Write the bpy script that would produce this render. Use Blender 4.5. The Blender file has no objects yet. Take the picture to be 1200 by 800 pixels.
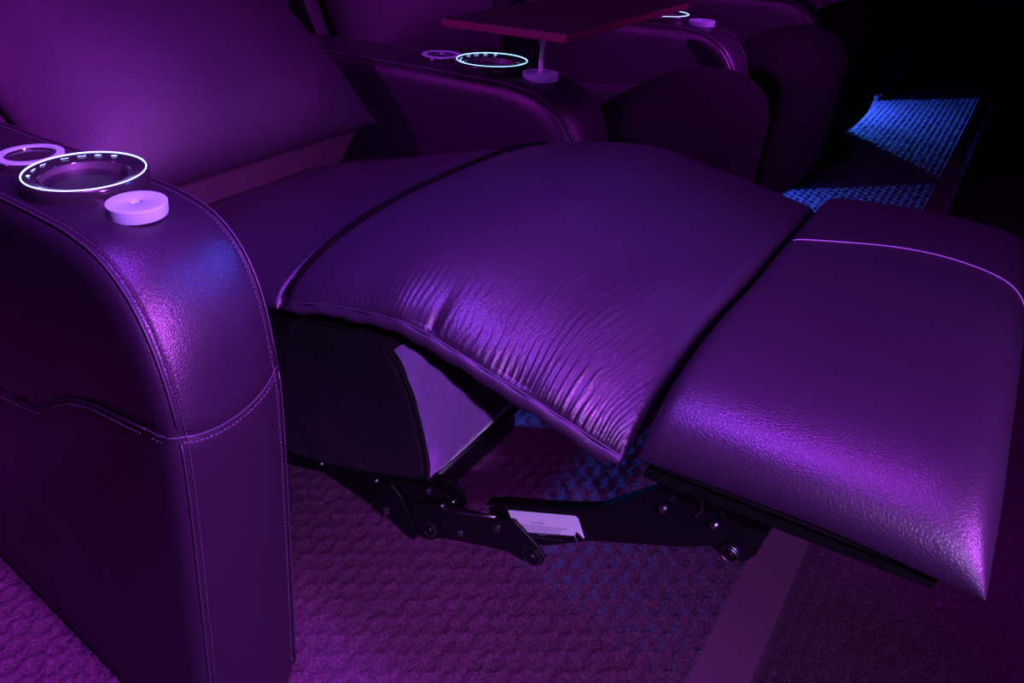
import bpy, bmesh, math, random
import numpy as np
from mathutils import Vector, Matrix
from mathutils.bvhtree import BVHTree
random.seed(4); rng = np.random.RandomState(4)
SC = bpy.context.scene; C = SC.collection
PI = math.pi

# ---------------------------------------------------------------- camera
cam_d = bpy.data.cameras.new('camera'); cam = bpy.data.objects.new('camera', cam_d); C.objects.link(cam)
right = Vector((0.77122, 0.63642, 0.01335)); up = Vector((-0.25662, 0.29165, 0.92146)); fwd = Vector((-0.58255, 0.71408, -0.38824))
m = Matrix((right, up, -fwd)).transposed().to_4x4(); m.translation = (0, 0, 0.9)
cam.matrix_world = m
cam_d.sensor_width = 36; cam_d.lens = 27.563; cam_d.shift_x = 0.12785; cam_d.shift_y = -0.1186
cam_d.clip_start = 0.02
SC.camera = cam

# ---------------------------------------------------------------- world, exposure
w = bpy.data.worlds.new('world'); SC.world = w; w.use_nodes = True
w.node_tree.nodes['Background'].inputs[0].default_value = (0.30, 0.03, 0.8, 1)
w.node_tree.nodes['Background'].inputs[1].default_value = 0.004
SC.view_settings.view_transform = 'Standard'; SC.view_settings.look = 'None'
SC.view_settings.exposure = -0.12; SC.view_settings.gamma = 1; SC.view_settings.use_curve_mapping = False

# ---------------------------------------------------------------- lights
def area(name, loc, target, size, power, color, sy=None, spread=None):
    d = bpy.data.lights.new(name, 'AREA'); d.energy = power; d.color = color
    d.shape = 'RECTANGLE' if sy else 'SQUARE'; d.size = size
    if sy: d.size_y = sy
    if spread: d.spread = math.radians(spread)
    o = bpy.data.objects.new(name, d); C.objects.link(o); o.location = loc
    o.rotation_euler = (Vector(target) - Vector(loc)).to_track_quat('-Z', 'Y').to_euler()
    return o
def spot(name, loc, target, power, color, cone, blend=.3, rad=.03):
    d = bpy.data.lights.new(name, 'SPOT'); d.energy = power; d.color = color
    d.spot_size = math.radians(cone); d.spot_blend = blend; d.shadow_soft_size = rad
    o = bpy.data.objects.new(name, d); C.objects.link(o); o.location = loc
    o.rotation_euler = (Vector(target) - Vector(loc)).to_track_quat('-Z', 'Y').to_euler()
    return o
PURPLE = (0.62, 0.028, 1.0); BLUE = (0.03, 0.20, 1.0)
area('purple_ceiling_lamp', (-.30, .35, 2.6), (-.35, .7, .4), .8, 16, PURPLE, spread=95)
spot('purple_near_lamp', (1.0, -.75, 1.76), (-.22, .74, .12), 240, (.55, .25, 1.0), 29, .7, .03)
area('purple_front_lamp', (1.25, .34, 1.62), (-.5, .32, .55), .15, 13, (.60, .10, 1.0), sy=.8, spread=44)
area('purple_aisle_lamp', (.95, 2.25, 1.65), (-.55, 1.95, .55), .8, 5, PURPLE, sy=.16, spread=44)
spot('purple_side_lamp', (-1.6, -1.3, 1.7), (-.8, 2.0, .55), 160, PURPLE, 34, .7, .04)
spot('blue_far_lamp', (.25, 1.75, 1.70), (-.54, .47, .49), 190, (.04, .08, 1.0), 14.5, .8, .16)
area('blue_ceiling_lamp', (-.45, .30, 2.3), (-.4, .5, .5), .25, 3.0, (.05, .07, 1.0), spread=50)

# ---------------------------------------------------------------- materials
def mat(name, col, rough=.5, metal=0, spec=.5, sheen=0, emit=None, estr=0, trans=0, coat=0):
    m = bpy.data.materials.new(name); m.use_nodes = True
    b = m.node_tree.nodes['Principled BSDF']
    b.inputs['Base Color'].default_value = (*col, 1); b.inputs['Roughness'].default_value = rough
    b.inputs['Metallic'].default_value = metal; b.inputs['Specular IOR Level'].default_value = spec
    b.inputs['Sheen Weight'].default_value = sheen; b.inputs['Coat Weight'].default_value = coat
    b.inputs['Transmission Weight'].default_value = trans
    if emit: b.inputs['Emission Color'].default_value = (*emit, 1); b.inputs['Emission Strength'].default_value = estr
    return m
def nodes(m): return m.node_tree.nodes, m.node_tree.links, m.node_tree.nodes['Principled BSDF']
def leather(name, col, grain=420, strength=.35, rough=.42):
    m = mat(name, col, rough); N, L, b = nodes(m)
    tc = N.new('ShaderNodeTexCoord')
    v = N.new('ShaderNodeTexVoronoi'); v.feature = 'DISTANCE_TO_EDGE'; v.inputs['Scale'].default_value = grain
    n0 = N.new('ShaderNodeTexNoise'); n0.inputs['Scale'].default_value = grain * .5
    mix = N.new('ShaderNodeVectorMath'); mix.operation = 'SCALE'; mix.inputs['Scale'].default_value = .004
    add = N.new('ShaderNodeVectorMath'); add.operation = 'ADD'
    L.new(tc.outputs['Object'], n0.inputs['Vector']); L.new(n0.outputs['Color'], mix.inputs[0])
    L.new(tc.outputs['Object'], add.inputs[0]); L.new(mix.outputs[0], add.inputs[1]); L.new(add.outputs[0], v.inputs['Vector'])
    mr = N.new('ShaderNodeMapRange'); mr.inputs['From Max'].default_value = .25; L.new(v.outputs['Distance'], mr.inputs['Value'])
    bm_ = N.new('ShaderNodeBump'); bm_.inputs['Strength'].default_value = strength; bm_.inputs['Distance'].default_value = .0012
    L.new(mr.outputs[0], bm_.inputs['Height'])
    n1 = N.new('ShaderNodeTexNoise'); n1.inputs['Scale'].default_value = 9; n1.inputs['Detail'].default_value = 6
    L.new(tc.outputs['Object'], n1.inputs['Vector'])
    b2 = N.new('ShaderNodeBump'); b2.inputs['Strength'].default_value = .12; b2.inputs['Distance'].default_value = .006
    L.new(n1.outputs['Fac'], b2.inputs['Height']); L.new(b2.outputs[0], bm_.inputs['Normal']); L.new(bm_.outputs[0], b.inputs['Normal'])
    r = N.new('ShaderNodeMapRange'); r.inputs['To Min'].default_value = rough - .07; r.inputs['To Max'].default_value = rough + .08
    L.new(n1.outputs['Fac'], r.inputs['Value']); L.new(r.outputs[0], b.inputs['Roughness'])
    return m
def noisy(m, scale, strength, dist, c2=None, hard=False, stretch=None):
    N, L, b = nodes(m); tc = N.new('ShaderNodeTexCoord'); n = N.new('ShaderNodeTexNoise')
    n.inputs['Scale'].default_value = scale; n.inputs['Detail'].default_value = 8; mp = N.new('ShaderNodeMapping'); mp.inputs['Scale'].default_value = stretch or (1, 1, 1); L.new(tc.outputs['Object'], mp.inputs['Vector']); L.new(mp.outputs[0], n.inputs['Vector'])
    bp = N.new('ShaderNodeBump'); bp.inputs['Strength'].default_value = strength; bp.inputs['Distance'].default_value = dist
    L.new(n.outputs['Fac'], bp.inputs['Height']); L.new(bp.outputs[0], b.inputs['Normal'])
    if c2:
        r = N.new('ShaderNodeMix'); r.data_type = 'RGBA'; mr = N.new('ShaderNodeMapRange'); mr.inputs['From Min'].default_value = .38 if hard else 0; mr.inputs['From Max'].default_value = .62 if hard else 1; L.new(n.outputs['Fac'], mr.inputs['Value']); L.new(mr.outputs[0], r.inputs['Factor'])
        r.inputs['A'].default_value = b.inputs['Base Color'].default_value; r.inputs['B'].default_value = (*c2, 1)
        L.new(r.outputs['Result'], b.inputs['Base Color'])
    return m
LEATHER = leather('black_leather', (.014, .008, .017), 380, .16, .36)
LEATHER_SOFT = leather('soft_leather', (.017, .009, .020), 360, .14, .38)
PILLOW_LEATHER = leather('pillow_leather', (.022, .012, .026), 560, .25, .46)
LIT_VELVET = noisy(mat('lit_velvet', (.19, .08, .28), .85, sheen=1), 60, .5, .004)  # base velvet in a lightened colour, as if lit
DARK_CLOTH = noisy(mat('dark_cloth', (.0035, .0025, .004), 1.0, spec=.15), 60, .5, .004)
SHADED_VELVET = noisy(mat('shaded_velvet', (.006, .004, .007), 1.0, spec=.1), 22, .6, .006, (.018, .009, .018))  # same velvet darkened, shade put into the colour
LIT_VELVET.node_tree.nodes['Principled BSDF'].inputs['Sheen Roughness'].default_value = .35
CARPET = noisy(mat('carpet', (.10, .037, .08), .95, spec=.1), 520, .30, .003, (.036, .014, .030), True, (1, .3, 1))
CARPET_SMOOTH = noisy(mat('carpet_edging', (.12, .045, .10), .95, spec=.1), 900, .6, .001)
STEEL = noisy(mat('black_steel', (.004, .003, .005), .42, 0, .35), 200, .1, .0005)
BOLT = mat('bolt_steel', (.35, .33, .36), .3, 1)
CHROME = mat('chrome', (.95, .93, .95), .2, .25)
GLOSS = mat('gloss_black', (.02, .018, .022), .15, coat=.5)
PLASTIC = mat('frosted_plastic', (.33, .66, .52), .35)
CUP = mat('cup_metal', (.20, .17, .21), .5, .8)
GLOW = mat('ring_glow', (.6, .8, 1), .4, emit=(.30, .66, 1.0), estr=2.4)
THREAD = mat('thread', (.10, .065, .11), .7)
SEAM = mat('pale_seam', (.38, .25, .42), .6)
PIPING = mat('piping', (.035, .022, .04), .45)
PAPER = mat('label_paper', (.92, .97, .97), .6)
INK = mat('label_ink', (.12, .08, .16), .7)
LIT_BOARD = noisy(mat('lit_table_board', (.10, .016, .03), .5), 40, .1, .001)  # table colour brightened for the light falling on its edge
FLAP = noisy(mat('flap_fabric', (.045, .017, .036), .8), 30, .3, .004)
GAP_SHADE = mat('gap_shade_black', (.0015, .001, .0015), 1, spec=.05)  # black that stands for shade in the cushion gap
SHADED_BOARD = mat('shaded_table_board', (.008, .004, .005), .5)  # table colour darkened for the little light its top catches
WALL = noisy(mat('wall_fabric', (.02, .018, .025), .95, spec=.1), 80, .3, .003)

# ---------------------------------------------------------------- helpers
def link_mesh(name, verts, faces, m, parent=None, smooth=True):
    me = bpy.data.meshes.new(name); me.from_pydata([tuple(v) for v in verts], [], faces); me.update()
    if smooth: me.polygons.foreach_set('use_smooth', [True] * len(me.polygons))
    me.materials.append(m)
    o = bpy.data.objects.new(name, me); C.objects.link(o)
    if parent: o.parent = parent
    return o
def fix(o):
    bm = bmesh.new(); bm.from_mesh(o.data); bmesh.ops.remove_doubles(bm, verts=bm.verts, dist=1e-6)
    bmesh.ops.recalc_face_normals(bm, faces=bm.faces); bm.to_mesh(o.data); bm.free(); return o
def thing(name, label, cat, loc=(0, 0, 0), group=None):
    o = bpy.data.objects.new(name, None); C.objects.link(o); o.location = loc; o.empty_display_size = .05
    o['label'] = label; o['category'] = cat
    if group: o['group'] = group
    return o
def struct(o): o['kind'] = 'structure'; return o
def dup(o, parent=None):
    c = o.copy(); C.objects.link(c); c.parent = parent
    for ch in [x for x in C.objects if x.parent == o]: dup(ch, c)
    return c
def crom(pts, n):
    P = np.array(pts, float); P = np.vstack([2 * P[0] - P[1], P, 2 * P[-1] - P[-2]])
    d = np.r_[0, np.cumsum(np.linalg.norm(np.diff(P[1:-1], axis=0), axis=1))]
    s = np.linspace(0, d[-1], n); out = []
    for q in s:
        i = min(np.searchsorted(d, q, 'right') - 1, len(d) - 2); t = (q - d[i]) / (d[i + 1] - d[i] + 1e-12)
        a, b_, c_, e = P[i:i + 4]
        out.append(.5 * ((2 * b_) + (-a + c_) * t + (2 * a - 5 * b_ + 4 * c_ - e) * t * t + (-a + 3 * b_ - 3 * c_ + e) * t ** 3))
    return np.array(out)
def grid_faces(nu, nv, off=0, wrapv=False):
    f = []
    for i in range(nu - 1):
        for j in range(nv - (0 if wrapv else 1)):
            a = off + i * nv + j; b_ = off + i * nv + (j + 1) % nv
            f.append((a, b_, b_ + nv, a + nv))
    return f
def dens(n, k=1.6):
    t = np.linspace(-1, 1, n); return np.sign(t) * (1 - (1 - np.abs(t)) ** k)
def pad(name, path, y0, y1, htop, hbot, m, parent=None, pv=2.6, qv=.6, pe=8, qe=.6, nt=70, nv=60, disp=None, bv=4, k=1.6, ybow=0):
    """closed cushion: rim path in XZ, crowned top side (left of path direction is up) and a flatter underside"""
    R = crom(path, 400)
    tt = (dens(nt, 1.8) + 1) / 2
    idx = tt * 399; i0 = np.clip(idx.astype(int), 0, 398); fr = (idx - i0)[:, None]
    R_ = R[i0] * (1 - fr) + R[i0 + 1] * fr
    T = R[np.clip(i0 + 2, 0, 399)] - R[np.clip(i0 - 1, 0, 399)]; T /= np.linalg.norm(T, axis=1)[:, None]
    Nn = np.stack([-T[:, 1], T[:, 0]], 1)
    v = dens(nv, k); W = 2 * tt - 1
    fv = (1 - np.abs(v) ** pv) ** qv; pes = pe if isinstance(pe, tuple) else (pe, pe)
    fe = np.where(W < 0, (1 - np.abs(W) ** pes[0]) ** qe, (1 - np.abs(W) ** pes[1]) ** qe)
    fbv = (1 - np.abs(v) ** bv) ** .5
    H = fe[:, None] * fv[None]; Hb = fe[:, None] * fbv[None]
    Y = (y0 + y1) / 2 + (y1 - y0) / 2 * v[None] * (1 + ybow * (1 - W[:, None] ** 2))
    def surf(h):
        return np.stack([R_[:, 0:1] + Nn[:, 0:1] * h, Y + 0 * h, R_[:, 1:2] + Nn[:, 1:2] * h], -1)
    top = surf(H * htop)
    if disp is not None: top = disp(top, tt[:, None] + 0 * Y, v[None] + 0 * Y, H)
    bot = surf(-Hb * hbot)
    V = np.vstack([top.reshape(-1, 3), bot.reshape(-1, 3)])
    F = grid_faces(nt, nv) + [tuple(reversed(q)) for q in grid_faces(nt, nv, nt * nv)]
    return fix(link_mesh(name, V, F, m, parent))
def tube(name, pts, r, m, parent=None, n=8, closed=False):
    P = [Vector(p) for p in pts]; V = []; F = []; K = len(P); ref = Vector((0, 0, 1))
    for i, p in enumerate(P):
        if closed: t = P[(i + 1) % K] - P[i - 1]
        else: t = P[min(i + 1, K - 1)] - P[max(i - 1, 0)]
        t.normalize()
        a = t.cross(Vector((0, 1, 0)) if abs(t.y) < .8 else ref).normalized(); b_ = t.cross(a)
        for j in range(n): V.append(p + (a * math.cos(2 * PI * j / n) + b_ * math.sin(2 * PI * j / n)) * r)
    for i in range(K if closed else K - 1):
        for j in range(n):
            q = (i + 1) % K
            F.append((i * n + j, i * n + (j + 1) % n, q * n + (j + 1) % n, q * n + j))
    if not closed: F += [tuple(range(n))[::-1], tuple(range((K - 1) * n, K * n))]
    return fix(link_mesh(name, V, F, m, parent))
def lathe(name, prof, m, parent=None, loc=(0, 0, 0), n=48, axis='Z', closed=False):
    V = []; F = []; K = len(prof)
    for i in range(n):
        c, s = math.cos(2 * PI * i / n), math.sin(2 * PI * i / n)
        for r, z in prof:
            if axis == 'Z': V.append((r * c, r * s, z))
            else: V.append((r * c, -z, r * s))       # axis Y: z points towards the near side
    for i in range(n):
        for k in range(K if closed else K - 1):
            k2 = (k + 1) % K; i2 = (i + 1) % n
            F.append((i * K + k, i2 * K + k, i2 * K + k2, i * K + k2))
    o = fix(link_mesh(name, V, F, m, parent)); o.location = loc
    mod = o.modifiers.new('s', 'EDGE_SPLIT'); mod.split_angle = math.radians(40); return o
def slab(name, poly, y0, y1, m, parent=None, bev=.0006):
    bm = bmesh.new(); vs = [bm.verts.new((x, y0, z)) for x, z in poly]; f = bm.faces.new(vs)
    g = bmesh.ops.extrude_face_region(bm, geom=[f]); bmesh.ops.translate(bm, vec=(0, y1 - y0, 0), verts=[q for q in g['geom'] if isinstance(q, bmesh.types.BMVert)])
    bmesh.ops.recalc_face_normals(bm, faces=bm.faces)
    if bev: bmesh.ops.bevel(bm, geom=list(bm.edges), offset=bev, segments=1, affect='EDGES')
    me = bpy.data.meshes.new(name); bm.to_mesh(me); bm.free(); me.materials.append(m)
    o = bpy.data.objects.new(name, me); C.objects.link(o)
    if parent: o.parent = parent
    return o
def box(name, a, b_, m, parent=None, bev=.004, seg=2):
    bm = bmesh.new(); bmesh.ops.create_cube(bm, size=1)
    for v in bm.verts: v.co = Vector([(a[i] + b_[i]) / 2 + v.co[i] * (b_[i] - a[i]) for i in range(3)])
    if bev: bmesh.ops.bevel(bm, geom=list(bm.edges), offset=bev, segments=seg, affect='EDGES')
    me = bpy.data.meshes.new(name); bm.to_mesh(me); bm.free(); me.materials.append(m)
    o = bpy.data.objects.new(name, me); C.objects.link(o)
    if parent: o.parent = parent
    return o
def stitches(name, pts, nrm, m, parent, step=.0055, L=.0032, r=.00045):
    """row of thread dashes lying along a polyline; nrm gives the surface normal at each point"""
    P = np.array(pts); d = np.r_[0, np.cumsum(np.linalg.norm(np.diff(P, axis=0), axis=1))]; V = []; F = []
    for s in np.arange(step, d[-1] - step, step):
        a = np.array([np.interp(s - L / 2, d, P[:, k]) for k in range(3)]); b_ = np.array([np.interp(s + L / 2, d, P[:, k]) for k in range(3)])
        n = np.array([np.interp(s, d, np.array(nrm)[:, k]) for k in range(3)]); n /= np.linalg.norm(n)
        t = (b_ - a) / np.linalg.norm(b_ - a); sd = np.cross(t, n); o = len(V)
        V += [a + sd * r, a - sd * r, a + n * r * 1.5, b_ + sd * r, b_ - sd * r, b_ + n * r * 1.5]
        F += [(o, o + 2, o + 5, o + 3), (o + 2, o + 1, o + 4, o + 5), (o, o + 1, o + 2), (o + 3, o + 5, o + 4)]
    o = link_mesh(name, V, F, m, parent, False); o['kind'] = 'stuff'; return o

# ---------------------------------------------------------------- setting
def carpet_relief(X, Y, p=.021, q=.036, a=.25, h=.0058):
    """woven cord relief: wavy cords that touch and part, leaving a net of cells"""
    k = np.round(X / p); best = np.zeros_like(X)
    for dk in (-1, 0, 1):
        kk = k + dk
        xc = kk * p + a * p * np.sin(2 * PI * Y / q + kk * PI) + .0012 * np.sin(Y * 61 + kk * 2.3)
        d = np.abs(X - xc) / (p * .17)
        best = np.maximum(best, np.clip(1 - d * d, 0, 1) ** .5)
    best = best * (.8 + .2 * np.sin(2 * PI * Y / .0075 + k * 2.1))
    return h * best
def relief_floor(name, x0, x1, y0, y1, z, st, label_m, rot=0, **kw):
    xs = np.arange(x0, x1 + 1e-6, st); ys = np.arange(y0, y1 + 1e-6, st)
    X, Y = np.meshgrid(xs, ys, indexing='ij')
    Z = z - kw.get('h', .0058) + carpet_relief(X, Y, **kw) + (rng.rand(*X.shape) - .5) * .0014
    nu, nv = X.shape; me = bpy.data.meshes.new(name)
    co = np.stack([X, Y, Z], -1).reshape(-1, 3).astype(np.float32)
    i, j = np.meshgrid(np.arange(nu - 1), np.arange(nv - 1), indexing='ij'); a = (i * nv + j).ravel()
    f = np.stack([a, a + nv, a + nv + 1, a + 1], 1).astype(np.int32)
    me.vertices.add(len(co)); me.vertices.foreach_set('co', co.ravel())
    me.loops.add(f.size); me.loops.foreach_set('vertex_index', f.ravel())
    me.polygons.add(len(f)); me.polygons.foreach_set('loop_start', np.arange(0, f.size, 4, dtype=np.int32))
    me.update(calc_edges=True); me.polygons.foreach_set('use_smooth', [True] * len(f)); me.materials.append(label_m)
    o = bpy.data.objects.new(name, me); C.objects.link(o); return struct(o)
relief_floor('floor', -1.1, -.128, -.5, 5.6, 0, .005, CARPET)
struct(box('floor_base', (-2.4, -1.2, -.3), (-.13, 12, -.0072), CARPET_SMOOTH, bev=0))
struct(box('trim_1', (-.16, -1.2, -.04), (-.068, 9, -.022), CARPET_SMOOTH, bev=.001))
relief_floor('floor_lower', -.075, 1.0, -.4, 5.2, -.2, .0075, CARPET, h=.005, p=.022, q=.09, a=.10)
struct(box('trim_2', (-.131, -1.2, -.31), (-.0695, 12, -.041), CARPET_SMOOTH, bev=0))
struct(box('floor_lower_base', (-.068, -1.5, -.32), (5, 12, -.2055), CARPET_SMOOTH, bev=0))
struct(box('wall_back', (-2.5, -1.2, -.3), (-2.4, 12, 3), WALL, bev=0))
struct(box('wall_left', (-2.4, 9, -.3), (5, 9.1, 3), WALL, bev=0))

# ---------------------------------------------------------------- armrest
PR = [(-1.42, .60), (-1.2, .604), (-.9, .606), (-.70, .606), (-.645, .603), (-.60, .593), (-.562, .570), (-.533, .535), (-.512, .49), (-.499, .44), (-.494, .38), (-.492, .25), (-.491, .10), (-.491, .004)]
PROF = crom(PR, 240)
SEAM_K = int(np.argmin(np.abs(PROF[:, 1] - .44) + (PROF[:, 0] < -.55) * 9))
TAN = np.gradient(PROF, axis=0); TAN /= np.linalg.norm(TAN, axis=1)[:, None]
NOR = np.stack([-TAN[:, 1], TAN[:, 0]], 1)
HW = .078
def arm_pt(k, v, lift=0.0):
    """point on the top panel at station k, across position v (-1 outer/near, 1 inner/far); outer face at y = 0"""
    crown = -.0055 * abs(v) ** 4 + .0015 * (1 - v * v)
    groove = -.0022 * math.exp(-((abs(v) - .93) / .03) ** 2)
    o = crown + groove + lift
    fx = -.018 * max(0, (v + 1) / 2) ** 2 * np.clip((.62 - PROF[k, 1]) / .15, 0, 1)
    return (PROF[k, 0] + NOR[k, 0] * o + fx, HW + HW * v * .88, max(PROF[k, 1] + NOR[k, 1] * o, .003))
def side_seam_z(x):
    return float(np.interp(x, [-1.4, -.95, -.855, -.80, -.749, -.71, -.675, -.631, -.571, -.497], [.33, .33, .339, .348, .361, .39, .41, .425, .434, .447]))
def make_arm(label):
    t = thing('armrest', label, 'armrest', (0, 0, 0), 'leather armrests of the recliner row')
    vs = dens(41, 1.5)
    for nm, k0, k1 in (('top_panel', 0, SEAM_K), ('front_panel', SEAM_K, 239)):
        V = []; ks = list(range(k0, k1 + 1))
        for k in ks:
            for v in vs:
                x, y, z = arm_pt(k, v)
                kz = min(abs(k - SEAM_K), 3)     # dip of the leather into the cross seam
                sag = -.012 * (1 - v * v) * math.exp(-((PROF[k, 1] - .44) / .05) ** 2) if PROF[k, 0] > -.56 else 0
                V.append((x - (.0022 if kz == 0 else .0007 if kz == 1 else 0), y, z + sag))
        link_mesh(nm, V, grid_faces(len(ks), 41), LEATHER, t)
    for sgn, yy in ((-1, 0), (1, 2 * HW)):
        V = []; Mr = 46; ks = list(range(0, 240, 2)) + [239]
        for k in ks:
            x, y, z = arm_pt(k, sgn * 1.0)
            bx = -1.42 + (k / 239) * (x if k == 239 else -.4935 + 1.42) if k < 239 else x
            bx = -1.42 + (k / 239) * (PROF[239, 0] + 1.42) + (x - PROF[k, 0]) * (k / 239)
            for j in range(Mr):
                s = (j / (Mr - 1)) ** 1.5
                px = x + (bx - x) * s; pz = z + (.003 - z) * s
                d = min(math.hypot(px - x, pz - z), .5)
                out = .004 * (1 - math.exp(-d / .018)) - (.005 * min(1, (pz - side_seam_z(px)) ** 2 * 0))
                if sgn < 0: out -= .004 * math.exp(-((pz - side_seam_z(px)) / .007) ** 2)
                edge = .0012
                V.append((px, yy + sgn * (out - .0 + edge * 0) + (y - yy) * (1 - math.sqrt(max(0, 1 - (1 - min(1, d / .028)) ** 2))), pz))
        f = grid_faces(len(ks), Mr)
        link_mesh('side_panel', V, f if sgn < 0 else [q[::-1] for q in f], LEATHER, t)
    slab('back_panel', [(-1.43, .004), (-1.42, .004), (-1.42, .6), (-1.43, .6)], .002, 2 * HW - .002, LEATHER, t, 0)
    for v in (-1, 1):
        pts = [arm_pt(k, v, .002) for k in range(0, 240, 3)]
        pts = [(p[0], p[1] + v * .0005, p[2]) for p in pts]
        tube('seam_piping', pts[:SEAM_K // 3 + 1], .0013, PIPING, t, 6)
        tube('seam_piping', pts[SEAM_K // 3 + 1:], .0009, PIPING, t, 6)
        q = [arm_pt(k, v * .90, .0004) for k in range(0, 240, 2)]; n = [(NOR[k, 0], 0, NOR[k, 1]) for k in range(0, 240, 2)]
        stitches('stitching', q, n, THREAD, t)
    # cross seam on the front, running on along the outer side
    pts = []
    for v in np.linspace(-1, 1, 25):
        x, y, z = arm_pt(SEAM_K, v, -.0002); pts.append((x, y, z - .012 * (1 - v * v)))
    tube('cross_seam', pts, .0013, PIPING, t, 6)
    for dz in (-.006,):
        stitches('stitching', [(x + .001, y, z + dz) for x, y, z in pts], [(1, 0, 0)] * 25, THREAD, t)
    x0, y0, z0 = arm_pt(SEAM_K, -1.0); wrap = []
    for d in np.linspace(0, .034, 12):
        wrap.append((x0 - d, y0 * (1 - math.sqrt(max(0, 1 - (1 - min(1, d / .028)) ** 2))) - .004 * (1 - math.exp(-d / .018)) + .0008, z0 + (side_seam_z(-.535) - z0) * d / .034))
    xs = np.linspace(-.535, -1.3, 80)
    side = wrap + [(x, -.0032, side_seam_z(x)) for x in xs]
    tube('side_seam', side, .0011, PIPING, t, 6)
    stitches('stitching', [(x, y - .0006, z - .006) for x, y, z in wrap], [(.5, -1, 0)] * 12, THREAD, t)
    xs = xs[::-1]
    stitches('stitching', [(x, -.0045, side_seam_z(x) - .006) for x in xs], [(0, -1, 0)] * 80, THREAD, t)
    # cup holder
    zt = .606; cx, cy = -.744, .087
    ch = lathe('cup_holder', [(.0655, -.004), (.0668, .004), (.0668, .0115), (.0655, .0135), (.064, .0142), (.060, .0135), (.052, .0105), (.0475, .0098), (.0465, .0085), (.0455, -.02), (.044, -.062), (.040, -.068), (0, -.068)], GLOSS, t, (cx, cy, zt), 72)
    ins = lathe('cup_liner', [(.0462, .0088), (.0452, .0088), (.0445, -.02), (.043, -.058), (.038, -.064), (0, -.064)], CUP, ch, (0, 0, 0), 64)
    lathe('light_ring', [(.0632 + .0008 * math.cos(a), .0143 + .0008 * math.sin(a)) for a in np.linspace(0, 2 * PI, 9)[:-1]], GLOW, ch, (0, 0, 0), 96, closed=True)
    icons(ch)
    # small control ring behind the cup holder, and the mount disc in front
    cr = lathe('control_button', [(.038, -.004), (.0395, .002), (.0395, .007), (.038, .009), (.027, .0092), (.0262, .0075), (0, .0065)], GLOSS, t, (-.852, .083, zt), 48)
    lathe('button_ring', [(.0375, .0088), (.0372, .0105), (.0285, .0105), (.0282, .0088)], PLASTIC, cr, (0, 0, 0), 64, closed=True)
    md = lathe('table_mount', [(.0295, -.004), (.0302, -.002), (.0302, .0085), (.0296, .0092), (.0066, .0094), (.0058, .0088), (.0056, .0055), (0, .0055)], PLASTIC, t, (-.640, .079, zt - .001), 48)
    lathe('mount_screw', [(0, .0078), (.002, .0078), (.0026, .007), (.0026, .003)], BOLT, md, (0.0025, -.0015, 0), 12)
    return t
def icons(ch):
    """seven little lit pictograms on the back-left arc of the rim"""
    V = []; F = []
    def stroke(ps, w_=.0007):
        for (a, b_) in zip(ps[:-1], ps[1:]):
            a = Vector((*a, .0)); b2 = Vector((*b_, 0)); t = (b2 - a).normalized(); s = Vector((-t.y, t.x, 0)) * w_ / 2; o = len(V)
            for p in (a - s, a + s, b2 + s, b2 - s):
                for zz in (0, .0003): V.append(Vector((p.x * .85, p.y * .85, p.z + zz)))
            F.extend([(o, o + 2, o + 4, o + 6), (o + 1, o + 3, o + 5, o + 7)][::1])
            F.extend([(o, o + 1, o + 3, o + 2), (o + 2, o + 3, o + 5, o + 4), (o + 4, o + 5, o + 7, o + 6), (o + 6, o + 7, o + 1, o)])
    glyph = [[[(.0022 * math.cos(a), .0022 * math.sin(a)) for a in np.linspace(0, 2 * PI, 9)], [(-.001, 0), (.001, 0)]],
             [[(-.005, .0008), (-.002, -.001), (.001, .001), (.0045, -.0006)]],
             [[(-.005, -.0008), (-.0015, .001), (.001, -.0012), (.005, .0006)]],
             [[(-.0045, .0015), (-.002, -.0012), (.002, -.0006), (.0045, -.0018)]],
             [[(-.005, .001), (-.004, -.001), (.004, -.001), (.005, .001)]],
             [[(-.0045, -.001), (-.0015, .0), (0, .002), (.0015, 0), (.0045, -.001)], [(-.002, -.0012), (.002, -.0012)]],
             [[(-.0035, -.0014), (.001, -.001), (.0035, .0014), (-.001, .001), (-.0035, -.0014)]]]
    angs = [-124, -144, -161, 171, 152, 134, 115]
    for g, a in zip(glyph, angs):
        # angles are measured in the row frame: 90 = along the row, 180 = backwards
        an = math.radians(a); c, s = math.cos(an), math.sin(an); k0 = len(V)
        for st in g: stroke(st)
        for i in range(k0, len(V)):
            p = V[i]; tx, ty = s, -c                       # tangent
            V[i] = Vector((c * .0562 + p.x * tx + p.y * c, s * .0562 + p.x * ty + p.y * s, .0128 + p.z))
    o = link_mesh('rim_pictograms', V, F, GLOW, ch, False); return o
ARM_Y = [.324 + .81 * k for k in range(-0, 7)]
arm_labels = ['black leather armrest in the left foreground, nearest the viewer, with lit cup ring',
              'black leather armrest behind the extended footrest, carrying the swivel table post',
              'black leather armrest beyond the swivel table, its lit cup ring half hidden by the tabletop',
              'dim black leather armrest, fourth along the row, above the dark closed seats',
              'dim black leather armrest, fifth along the row near the top edge',
              'dark leather armrest, sixth along the row, beside the farther blue floor patch',
              'dark leather armrest at the far end of the row']
arm0 = make_arm(arm_labels[0]); arm0.location = (0, ARM_Y[0], 0)
for k in range(1, 7):
    a = dup(arm0); a.location = (0, ARM_Y[k], 0); a['label'] = arm_labels[k]

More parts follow.
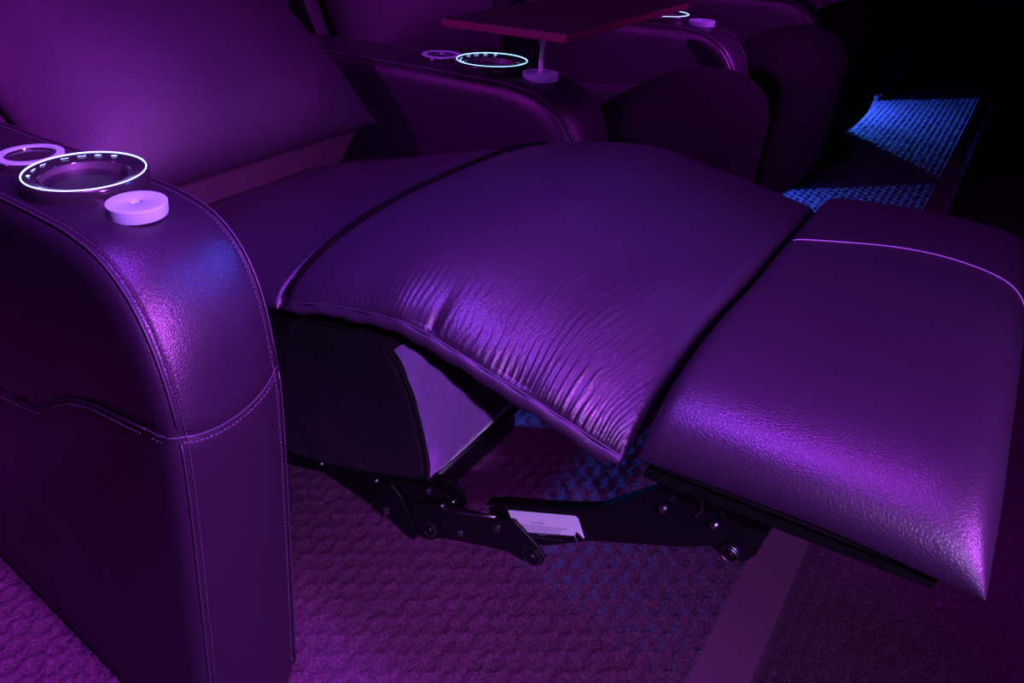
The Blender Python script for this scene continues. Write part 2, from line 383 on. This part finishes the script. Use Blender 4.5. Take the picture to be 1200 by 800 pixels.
# ---------------------------------------------------------------- swivel table on the second arm
tb = thing('swivel_table', 'dark board swivel table on a bright chrome post standing on the second armrest', 'table', (-.640, ARM_Y[1] + .079, .6160))
lathe('post', [(.0, -.001), (.0042, -.001), (.0042, .045), (.0042, .060), (.0030, .068), (.0030, .074), (0, .074)], CHROME, tb, (0, 0, 0), 20)
lathe('collar', [(.0042, .044), (.0072, .045), (.0072, .056), (.0042, .058)], CHROME, tb, (0, 0, 0), 20)
lathe('hub', [(0, .0735), (.022, .0735), (.026, .076), (.026, .079), (0, .079)], GLOSS, tb, (0, 0, 0), 24)
box('lit_edge_board', (-.112, -.142, .0790), (.112, .36, .0915), LIT_BOARD, tb, .0012, 2)
box('tabletop', (-.111, -.141, .0915), (.111, .359, .0927), SHADED_BOARD, tb, .0004, 1)  # thin sheet that carries the darkened top colour

# ---------------------------------------------------------------- reclined seat (first seat)
WR = [(-.5285, .499), (-.515, .505), (-.457, .522), (-.373, .535), (-.30, .525), (-.23, .512), (-.162, .498)]
def vn(x, y, seed=0):
    """smooth value noise"""
    r = np.random.RandomState(seed).rand(64, 64); xi = np.floor(x).astype(int); yi = np.floor(y).astype(int)
    fx = x - xi; fy = y - yi; fx = fx * fx * (3 - 2 * fx); fy = fy * fy * (3 - 2 * fy)
    g = lambda a, b_: r[a % 64, b_ % 64]
    return (g(xi, yi) * (1 - fx) + g(xi + 1, yi) * fx) * (1 - fy) + (g(xi, yi + 1) * (1 - fx) + g(xi + 1, yi + 1) * fx) * fy - .5
def wrinkle(P, T, Vv, H):
    X = P[..., 0]; Y = P[..., 1]
    d = (1 + Vv) * .31                             # metres in from the near rim
    on = np.clip(d / .003, 0, 1)
    along = X + .55 * d * np.clip(-(X + .30) * 3, -.6, .5) + .012 * vn(X * 18, Y * 14, 3)
    corner = np.exp(-((X + .22) / .13) ** 2); second = np.exp(-((X + .37) / .05) ** 2)
    reach = .018 + .055 * corner + .09 * (vn(along * 30, 0 * Y, 5) + .5) ** 1.5 * (corner + .4 * second)
    fade = np.exp(-(d / reach) ** 1.5)
    ph = along / .0070 + 1.6 * vn(along * 30, Y * 22, 7)
    r1 = 1 - np.abs(np.sin(PI * ph)); r2 = 1 - np.abs(np.sin(PI * (ph * 1.9 + 2 * vn(X * 60, Y * 60, 9))))
    amp = .25 + corner + .28 * second
    dz = fade * amp * (.0015 * r1 * np.clip(vn(along * 60, Y * 42, 11) + .55, 0, 1) ** 1.5 + .0006 * r2)
    big = np.exp(-(d / .16) ** 1.4) * corner * .010 * vn(along * 26, Y * 9, 21) + np.exp(-(d / .07) ** 1.4) * second * .0015 * np.sin(along * 75)
    crease = -.004 * np.exp(-((along + .345) / .006) ** 2) * np.exp(-(d / .022) ** 1.5)
    dz = (dz + big + crease) * on
    P = P.copy(); P[..., 2] += dz; P[..., 1] -= dz * .7 * np.exp(-d / .05); return P
def puff(P, T, Vv, H):
    P = P.copy(); X = P[..., 0]; Y = P[..., 1]
    P[..., 2] += (.0025 * np.sin(X * 22 + Y * 9) + .0015 * np.sin(Y * 31 + X * 12 + 2)) * H; return P
rec = thing('recliner', 'extended recliner in the foreground with raised padded footrest and exposed black mechanism', 'recliner', (0, .5, 0), 'leather cinema recliners')
rec.location = (0, 0, 0)
leg_pad = pad('leg_rest', WR, .497, 1.118, .062, .016, LEATHER_SOFT, rec, pv=2.8, qv=.6, pe=(60, 50), qe=.5, nt=480, nv=230, disp=wrinkle, k=2.2)
foot_pad = pad('foot_rest', [(-.150, .504), (-.10, .509), (-.02, .515), (.064, .514)], .497, 1.112, .058, .010, LEATHER_SOFT, rec, pv=6.5, qv=.5, pe=(20, 8), qe=.5, nt=90, nv=110, disp=puff, k=2.4)
# flange sewn along the near rim of the leg rest
rim = crom(WR, 90); V = []; 
for i, (x, z) in enumerate(rim):
    wv = .0010 * math.sin(x * 180) + .0008 * math.sin(x * 77)
    e = min(1, (i + 1) / 5, (90 - i) / 4)
    V += [(x, .500, z + .003), (x, .4935, z + .001 + wv), (x, .4885, z - .006 * e + wv), (x, .490, z - .008 * e + wv), (x, .494, z - .005 * e), (x, .503, z - .003)]
fix(link_mesh('sewn_flange', V, grid_faces(90, 6, wrapv=True), LEATHER_SOFT, rec))
tube('rim_seam', [(x, .4955, z + .0022) for x, z in rim], .0009, PIPING, rec, 6)
# foot rest seam, underside and board
def top_of(o):
    bt = BVHTree.FromPolygons([v.co for v in o.data.vertices], [p.vertices for p in o.data.polygons])
    return lambda x, y: bt.ray_cast(Vector((x, y, 2)), Vector((0, 0, -1)))[0].z
foot_z = top_of(foot_pad)
pts = []
for x in np.linspace(-.143, .0628, 90):
    y = .872 + .024 * math.sin((x + .148) / .21 * PI)
    pts.append((x, y, foot_z(x, y)))
tube('pad_seam', pts, .0007, SEAM, rec, 6)
pad('velvet_border', [(-.150, .499), (-.05, .506), (.052, .512)], .502, 1.108, .010, .014, SHADED_VELVET, rec, pv=8, qv=.4, pe=10, qe=.4, nt=40, nv=40, bv=8)
slab('foot_board', [(-.148, .480), (.040, .496), (.042, .501), (-.148, .486)], .507, 1.10, DARK_CLOTH, rec, .002)
seat_pad = pad('seat_cushion', [(-1.04, .345), (-.913, .388), (-.757, .438), (-.654, .464), (-.60, .480), (-.5405, .493)], .492, 1.121, .056, .03, LEATHER_SOFT, rec, pv=3.2, qv=.6, pe=(14, 90), qe=.5, nt=60, nv=70, disp=puff, k=2)
sz = top_of(seat_pad); lz = top_of(leg_pad)
tube('gap_shade_strip', [(-.5340, y, max(lz(-.522, y) - .0020, sz(-.556, y) - .001)) for y in np.linspace(.500, 1.114, 60)], .0040, GAP_SHADE, rec, 8)  # black tube added as the dark line of the shaded gap, no real welt
def pillow_disp(P, T, Vv, H):
    P = P.copy(); e = np.exp(-((1 - np.abs(Vv)) / .18)) * np.sin((T * 9 + Vv * 1.5) * 3)
    P[..., 2] += .004 * e * H + .004 * np.sin(P[..., 1] * 14 + T * 5) * H; return P
def make_back(parent, top, bot, h):
    pad('lumbar_pillow', [top, ((top[0] + bot[0]) / 2 + .004, (top[1] + bot[1]) / 2 + .004), bot], .487, 1.092, h, .025, PILLOW_LEATHER, parent, pv=3.4, qv=.62, pe=2.8, qe=.58, nt=70, nv=80, disp=pillow_disp, bv=3, k=1.6)
make_back(rec, (-1.42, .815), (-.905, .500), .115)
V = [(-.928, .49, .500), (-.928, 1.072, .500), (-.968, 1.035, .385), (-.968, .49, .385), (-.97, .49, .52), (-.97, 1.075, .52), (-1.06, 1.03, .385), (-1.06, .49, .385)]
fix(link_mesh('back_flap', V, [(0, 1, 2, 3), (4, 7, 6, 5), (0, 4, 5, 1), (1, 5, 6, 2), (2, 6, 7, 3), (3, 7, 4, 0)], FLAP, rec, False))
def backshell(parent, face):
    slab('backrest_shell', [(-1.06, .36)] + face + [(-1.62, 1.05), (-1.72, 1.04), (-1.56, .70), (-1.30, .20), (-1.06, .20)], .492, 1.085, LEATHER, parent, .02)
    slab('side_wing', [(-1.140, .30), (-1.140, .60), (-1.157, .69), (-1.20, .84), (-1.32, 1.0), (-1.62, 1.08), (-1.68, .95), (-1.45, .30)], 1.080, 1.123, LEATHER, parent, .006)
backshell(rec, [(-1.02, .50), (-1.42, .785)])
bb = slab('velvet_base', [(-1.0, .42), (-.60, .455), (-.545, .466), (-.45, .487), (-.405, .493), (-.388, .478), (-.370, .445), (-.358, .41), (-.350, .38), (-.349, .362), (-.362, .350), (-.42, .325), (-.477, .304), (-.545, .285), (-1.0, .22)], .507, 1.105, SHADED_VELVET, rec, .009)
fc = crom([(-.400, .4915), (-.388, .480), (-.370, .447), (-.358, .412), (-.350, .382), (-.349, .364)], 40)
V = []
for i, (x, z) in enumerate(fc):
    for j, y in enumerate(np.linspace(.510, 1.10, 70)):
        b_ = .0045 * min(1, min(i, 39 - i) / 5) ** .5 * min(1, min(j, 69 - j) / 3) ** .5 + .0035 * vn(np.array(y * 16), np.array(z * 40), 2) + .0025 * vn(np.array(y * 60), np.array(z * 90), 4)
        V.append((x + b_, y, z + b_ * .3))
fix(link_mesh('lit_front_fabric', V, grid_faces(40, 70), LIT_VELVET, rec))  # lighter sheet over the base front, its light put into the colour
tube('base_piping', [(x, .509, z) for x, z in crom([(-.405, .490), (-.388, .476), (-.371, .444), (-.359, .41), (-.351, .38), (-.3505, .362)], 24)], .0022, SHADED_VELVET, rec, 6)
box('light_blocker_bar', (-.575, .74, 0), (-.545, 1.06, .040), STEEL, rec, .003)  # added bar that keeps the blue lamp's light off the floor just ahead

# mechanism: flat black steel links with bolts, near and far side
PLATE = [(-.315, .304), (-.295, .320), (-.233, .351), (-.2, .371), (-.151, .422), (-.131, .437), (-.105, .452), (-.085, .455), (-.072, .431), (-.076, .400), (-.083, .390), (-.092, .388), (-.100, .393), (-.122, .377), (-.165, .353), (-.204, .331), (-.246, .297), (-.284, .282), (-.305, .288)]
MID = [(-.408, .256), (-.397, .266), (-.352, .287), (-.308, .301), (-.281, .313), (-.255, .299), (-.243, .288), (-.246, .276), (-.256, .269), (-.272, .268), (-.287, .268), (-.361, .237), (-.388, .220), (-.402, .222), (-.411, .238)]
REAR = [(-.70, .188), (-.63, .212), (-.522, .253), (-.455, .265), (-.388, .292), (-.365, .291), (-.357, .276), (-.372, .230), (-.384, .215), (-.397, .211), (-.430, .213), (-.452, .222), (-.480, .212), (-.552, .218), (-.631, .191), (-.70, .170)]
DIAG = [(-.530, .246), (-.517, .262), (-.476, .268), (-.401, .300), (-.372, .306), (-.350, .300), (-.346, .285), (-.361, .266), (-.399, .233), (-.437, .249)]
BRACKET = [(-.135, .440), (-.125, .478), (-.070, .478), (-.060, .44), (-.067, .400), (-.075, .386), (-.091, .385), (-.110, .400), (-.126, .418)]
LOWER = [(-.452, .262), (-.440, .268), (-.425, .258), (-.400, .215), (-.405, .205), (-.420, .208), (-.470, .225), (-.478, .240), (-.468, .252)]
BOLTS = [(-.550, .238, 3), (-.461, .262, 3), (-.446, .226, 5), (-.387, .290, 4), (-.368, .280, 3), (-.354, .294, 3), (-.381, .240, 8), (-.343, .257, 4), (-.299, .292, 4.5), (-.256, .284, 9), (-.142, .412, 4), (-.1, .420, 3.5), (-.084, .402, 6)]
def mech(y, s):
    rl = slab('rear_link', REAR, y, y + .004 * s, STEEL, rec, .0007)
    slab('support_link', DIAG, y + .007 * s, y + .011 * s, STEEL, rec, .0007)
    slab('lower_link', LOWER, y - .006 * s, y - .002 * s, STEEL, rec, .0007)
    ml = slab('middle_link', MID, y - .006 * s, y - .002 * s, STEEL, rec, .0007)
    pl = slab('front_link', PLATE, y, y + .004 * s, STEEL, rec, .0007)
    # folded top lip of the front link
    lip = [(-.318, .306), (-.295, .3205), (-.233, .3515), (-.2, .3715), (-.151, .4225), (-.131, .4375)]
    V = []
    for x, z in lip: V += [(x, y, z), (x, y + .012 * s, z + .001), (x, y + .012 * s, z + .0025), (x, y, z + .0018)]
    fix(link_mesh('folded_lip', V, grid_faces(6, 4, wrapv=True), STEEL, pl, False))
    slab('foot_bracket', BRACKET, y + .006 * s, y + .010 * s, STEEL, rec, .0007)
    for x, z, r in BOLTS:
        par = pl if x > -.2 or x == -.256 else rl if x < -.38 else ml
        r *= .001; yy = y - .006 * s
        o = lathe('bolt', [(0, .006), (r * .45, .0058), (r * .55, .0045), (r, .004), (r, .0008), (r * 1.25, 0), (r * 1.25, -.003)] if r > .0055 else [(0, .0035), (r * .5, .003), (r, .0012), (r, -.002)], STEEL if r > .0055 else BOLT, par, (x, yy, z), 14, 'Y')
        if s < 0: o.scale = (1, -1, 1)
        if r > .0055:
            for q in (.0042, .0012):
                p2 = lathe('washer', [(r * 1.02, -q - .0005), (r * 1.12, -q), (r * 1.02, -q + .0005)], BOLT, par, (x, yy, z), 16, 'Y')
                if s > 0: p2.scale = (1, -1, 1)
    tube('spring_rod', [(-.372, y - .009 * s, .276), (-.335, y - .010 * s, .292), (-.300, y - .009 * s, .308)], .0016, BOLT, rec, 8)
    tube('hook_clip', [(x, y - .004 * s, z) for x, z in crom([(-.118, .446), (-.113, .438), (-.112, .428), (-.116, .418)], 10)], .0013, BOLT, rec, 6)
    return pl
pl = mech(.570, 1); mech(1.045, -1)
tube('cross_tube', [(-.42, .575, .25), (-.42, 1.04, .25)], .008, STEEL, rec, 12)
# torn paper caution label on the near front link
LB = [(-.291, .3165), (-.290, .3172), (-.221, .3520), (-.2175, .3515), (-.2085, .3325), (-.2090, .3318), (-.2165, .3355), (-.2185, .3290), (-.2230, .3265), (-.2790, .2962), (-.2800, .2965)]
o = slab('caution_label', LB, .5690, .5696, PAPER, pl, 0); o['label'] = 'torn white caution label'
# printed lines
ux = Vector((.072, 0, .036)).normalized(); uz = Vector((-.036, 0, .072)).normalized(); org = Vector((-.2850, .5688, .3065))
dn = Vector((.0120, 0, -.0195)).normalized()
V = []; F = []
def mark(s, t, L, h):
    a = org + ux * s + dn * t; o = len(V)
    V.extend([a, a + ux * L, a + ux * L + dn * h, a + dn * h]); F.append((o, o + 1, o + 2, o + 3))
for r_ in range(5):
    s = .003 + (.004 if r_ == 0 else 0)
    while s < .060 - .003 * r_:
        L = random.uniform(.0012, .0045); mark(s, .0028 + r_ * .0021, L, .0007); s += L + .0008
mark(.026, .0122, .009, .0013)
s = .014
while s < .050:
    L = random.uniform(.0012, .004); mark(s, .0160, L, .0006); s += L + .001
o = link_mesh('printed_lines', V, F, INK, pl, False)
cu = bpy.data.curves.new('caution_heading', 'FONT'); cu.body = 'CAUTION'; cu.size = .0032; cu.materials.append(INK)
tt_ = bpy.data.objects.new('tmp', cu); C.objects.link(tt_); me_ = bpy.data.meshes.new_from_object(tt_); bpy.data.objects.remove(tt_)
tx = bpy.data.objects.new('caution_heading', me_); C.objects.link(tx); tx.parent = pl
R3 = Matrix((ux, uz, ux.cross(uz))).transposed().to_4x4(); R3.translation = org + ux * .024 + dn * .0006 + Vector((0, -.0001, 0)); tx.matrix_local = R3
V = [(-.2185, .5685, .3290), (-.2095, .563, .3235), (-.2075, .560, .3255), (-.2165, .566, .3345)]
link_mesh('torn_flap', V, [(0, 1, 2, 3)], PAPER, pl, False)

# ---------------------------------------------------------------- upright seats along the row
def make_upright(label):
    t = thing('recliner', label, 'recliner', (0, 0, 0), 'leather cinema recliners')
    pad('seat_cushion', [(-1.12, .40), (-1.0, .41), (-.85, .425), (-.72, .44), (-.60, .455)], .492, 1.121, .045, .03, LEATHER_SOFT, t, pv=3, qv=.6, pe=14, qe=.5, nt=40, nv=50, disp=puff)
    pad('leg_rest', [(-.62, .462), (-.55, .490), (-.49, .490), (-.457, .462), (-.452, .42), (-.458, .30), (-.465, .13)], .500, 1.115, .066, .03, DARK_CLOTH, t, pv=2.8, qv=.62, pe=12, qe=.5, nt=80, nv=60)
    make_back(t, (-1.42, 1.0), (-1.14, .50), .12)
    backshell(t, [(-1.17, .48), (-1.45, .97)])
    box('base_frame', (-1.05, .51, .16), (-.50, 1.10, .40), LIT_VELVET, t, .01)
    for x in (-1.0, -.86):
        for y in (.53, 1.05): box('foot', (x, y, 0), (x + .03, y + .03, .165), STEEL, t, .003)
    return t
up_labels = ['closed leather seat behind the second armrest, under the swivel table, pillow lit purple',
             'closed leather seat third along the row, its curved front edge catching a purple glint',
             'dark closed leather seat, fourth along the row, between the two blue floor patches',
             'dark closed leather seat, fifth along the row, behind the farther blue floor patch',
             'dark closed leather seat, sixth along the row near the top edge']
up0 = make_upright(up_labels[0]); up0.location = (0, .81, 0)
for k in range(2, 6):
    a = dup(up0); a.location = (0, .81 * k, 0); a['label'] = up_labels[k - 1]

# blue courtesy lamps on the floor under three of the seats
def toe_lamp(x, y, z, target, power, cone, label):
    t = thing('floor_lamp', label, 'lamp', (x, y, 0), 'blue floor lamps under the seats')
    box('stand', (-.012, -.03, 0), (.006, .03, z - .012), STEEL, t, .002)
    box('housing', (-.016, -.035, z - .012), (-.002, .035, z + .012), STEEL, t, .002)
    spot('blue_floor_light', (x + .004, y, z), target, power, BLUE, cone, .15, .018)
toe_lamp(-.80, .90, .12, (-.30, 1.12, .02), 30, 75, 'small blue floor lamp hidden under the extended recliner')
toe_lamp(-.80, 2.43, .12, (-.30, 2.43, .05), 220, 140, 'small blue floor lamp under the third seat')
toe_lamp(-.80, 4.05, .12, (-.30, 4.05, .05), 300, 140, 'small blue floor lamp under the fifth seat')
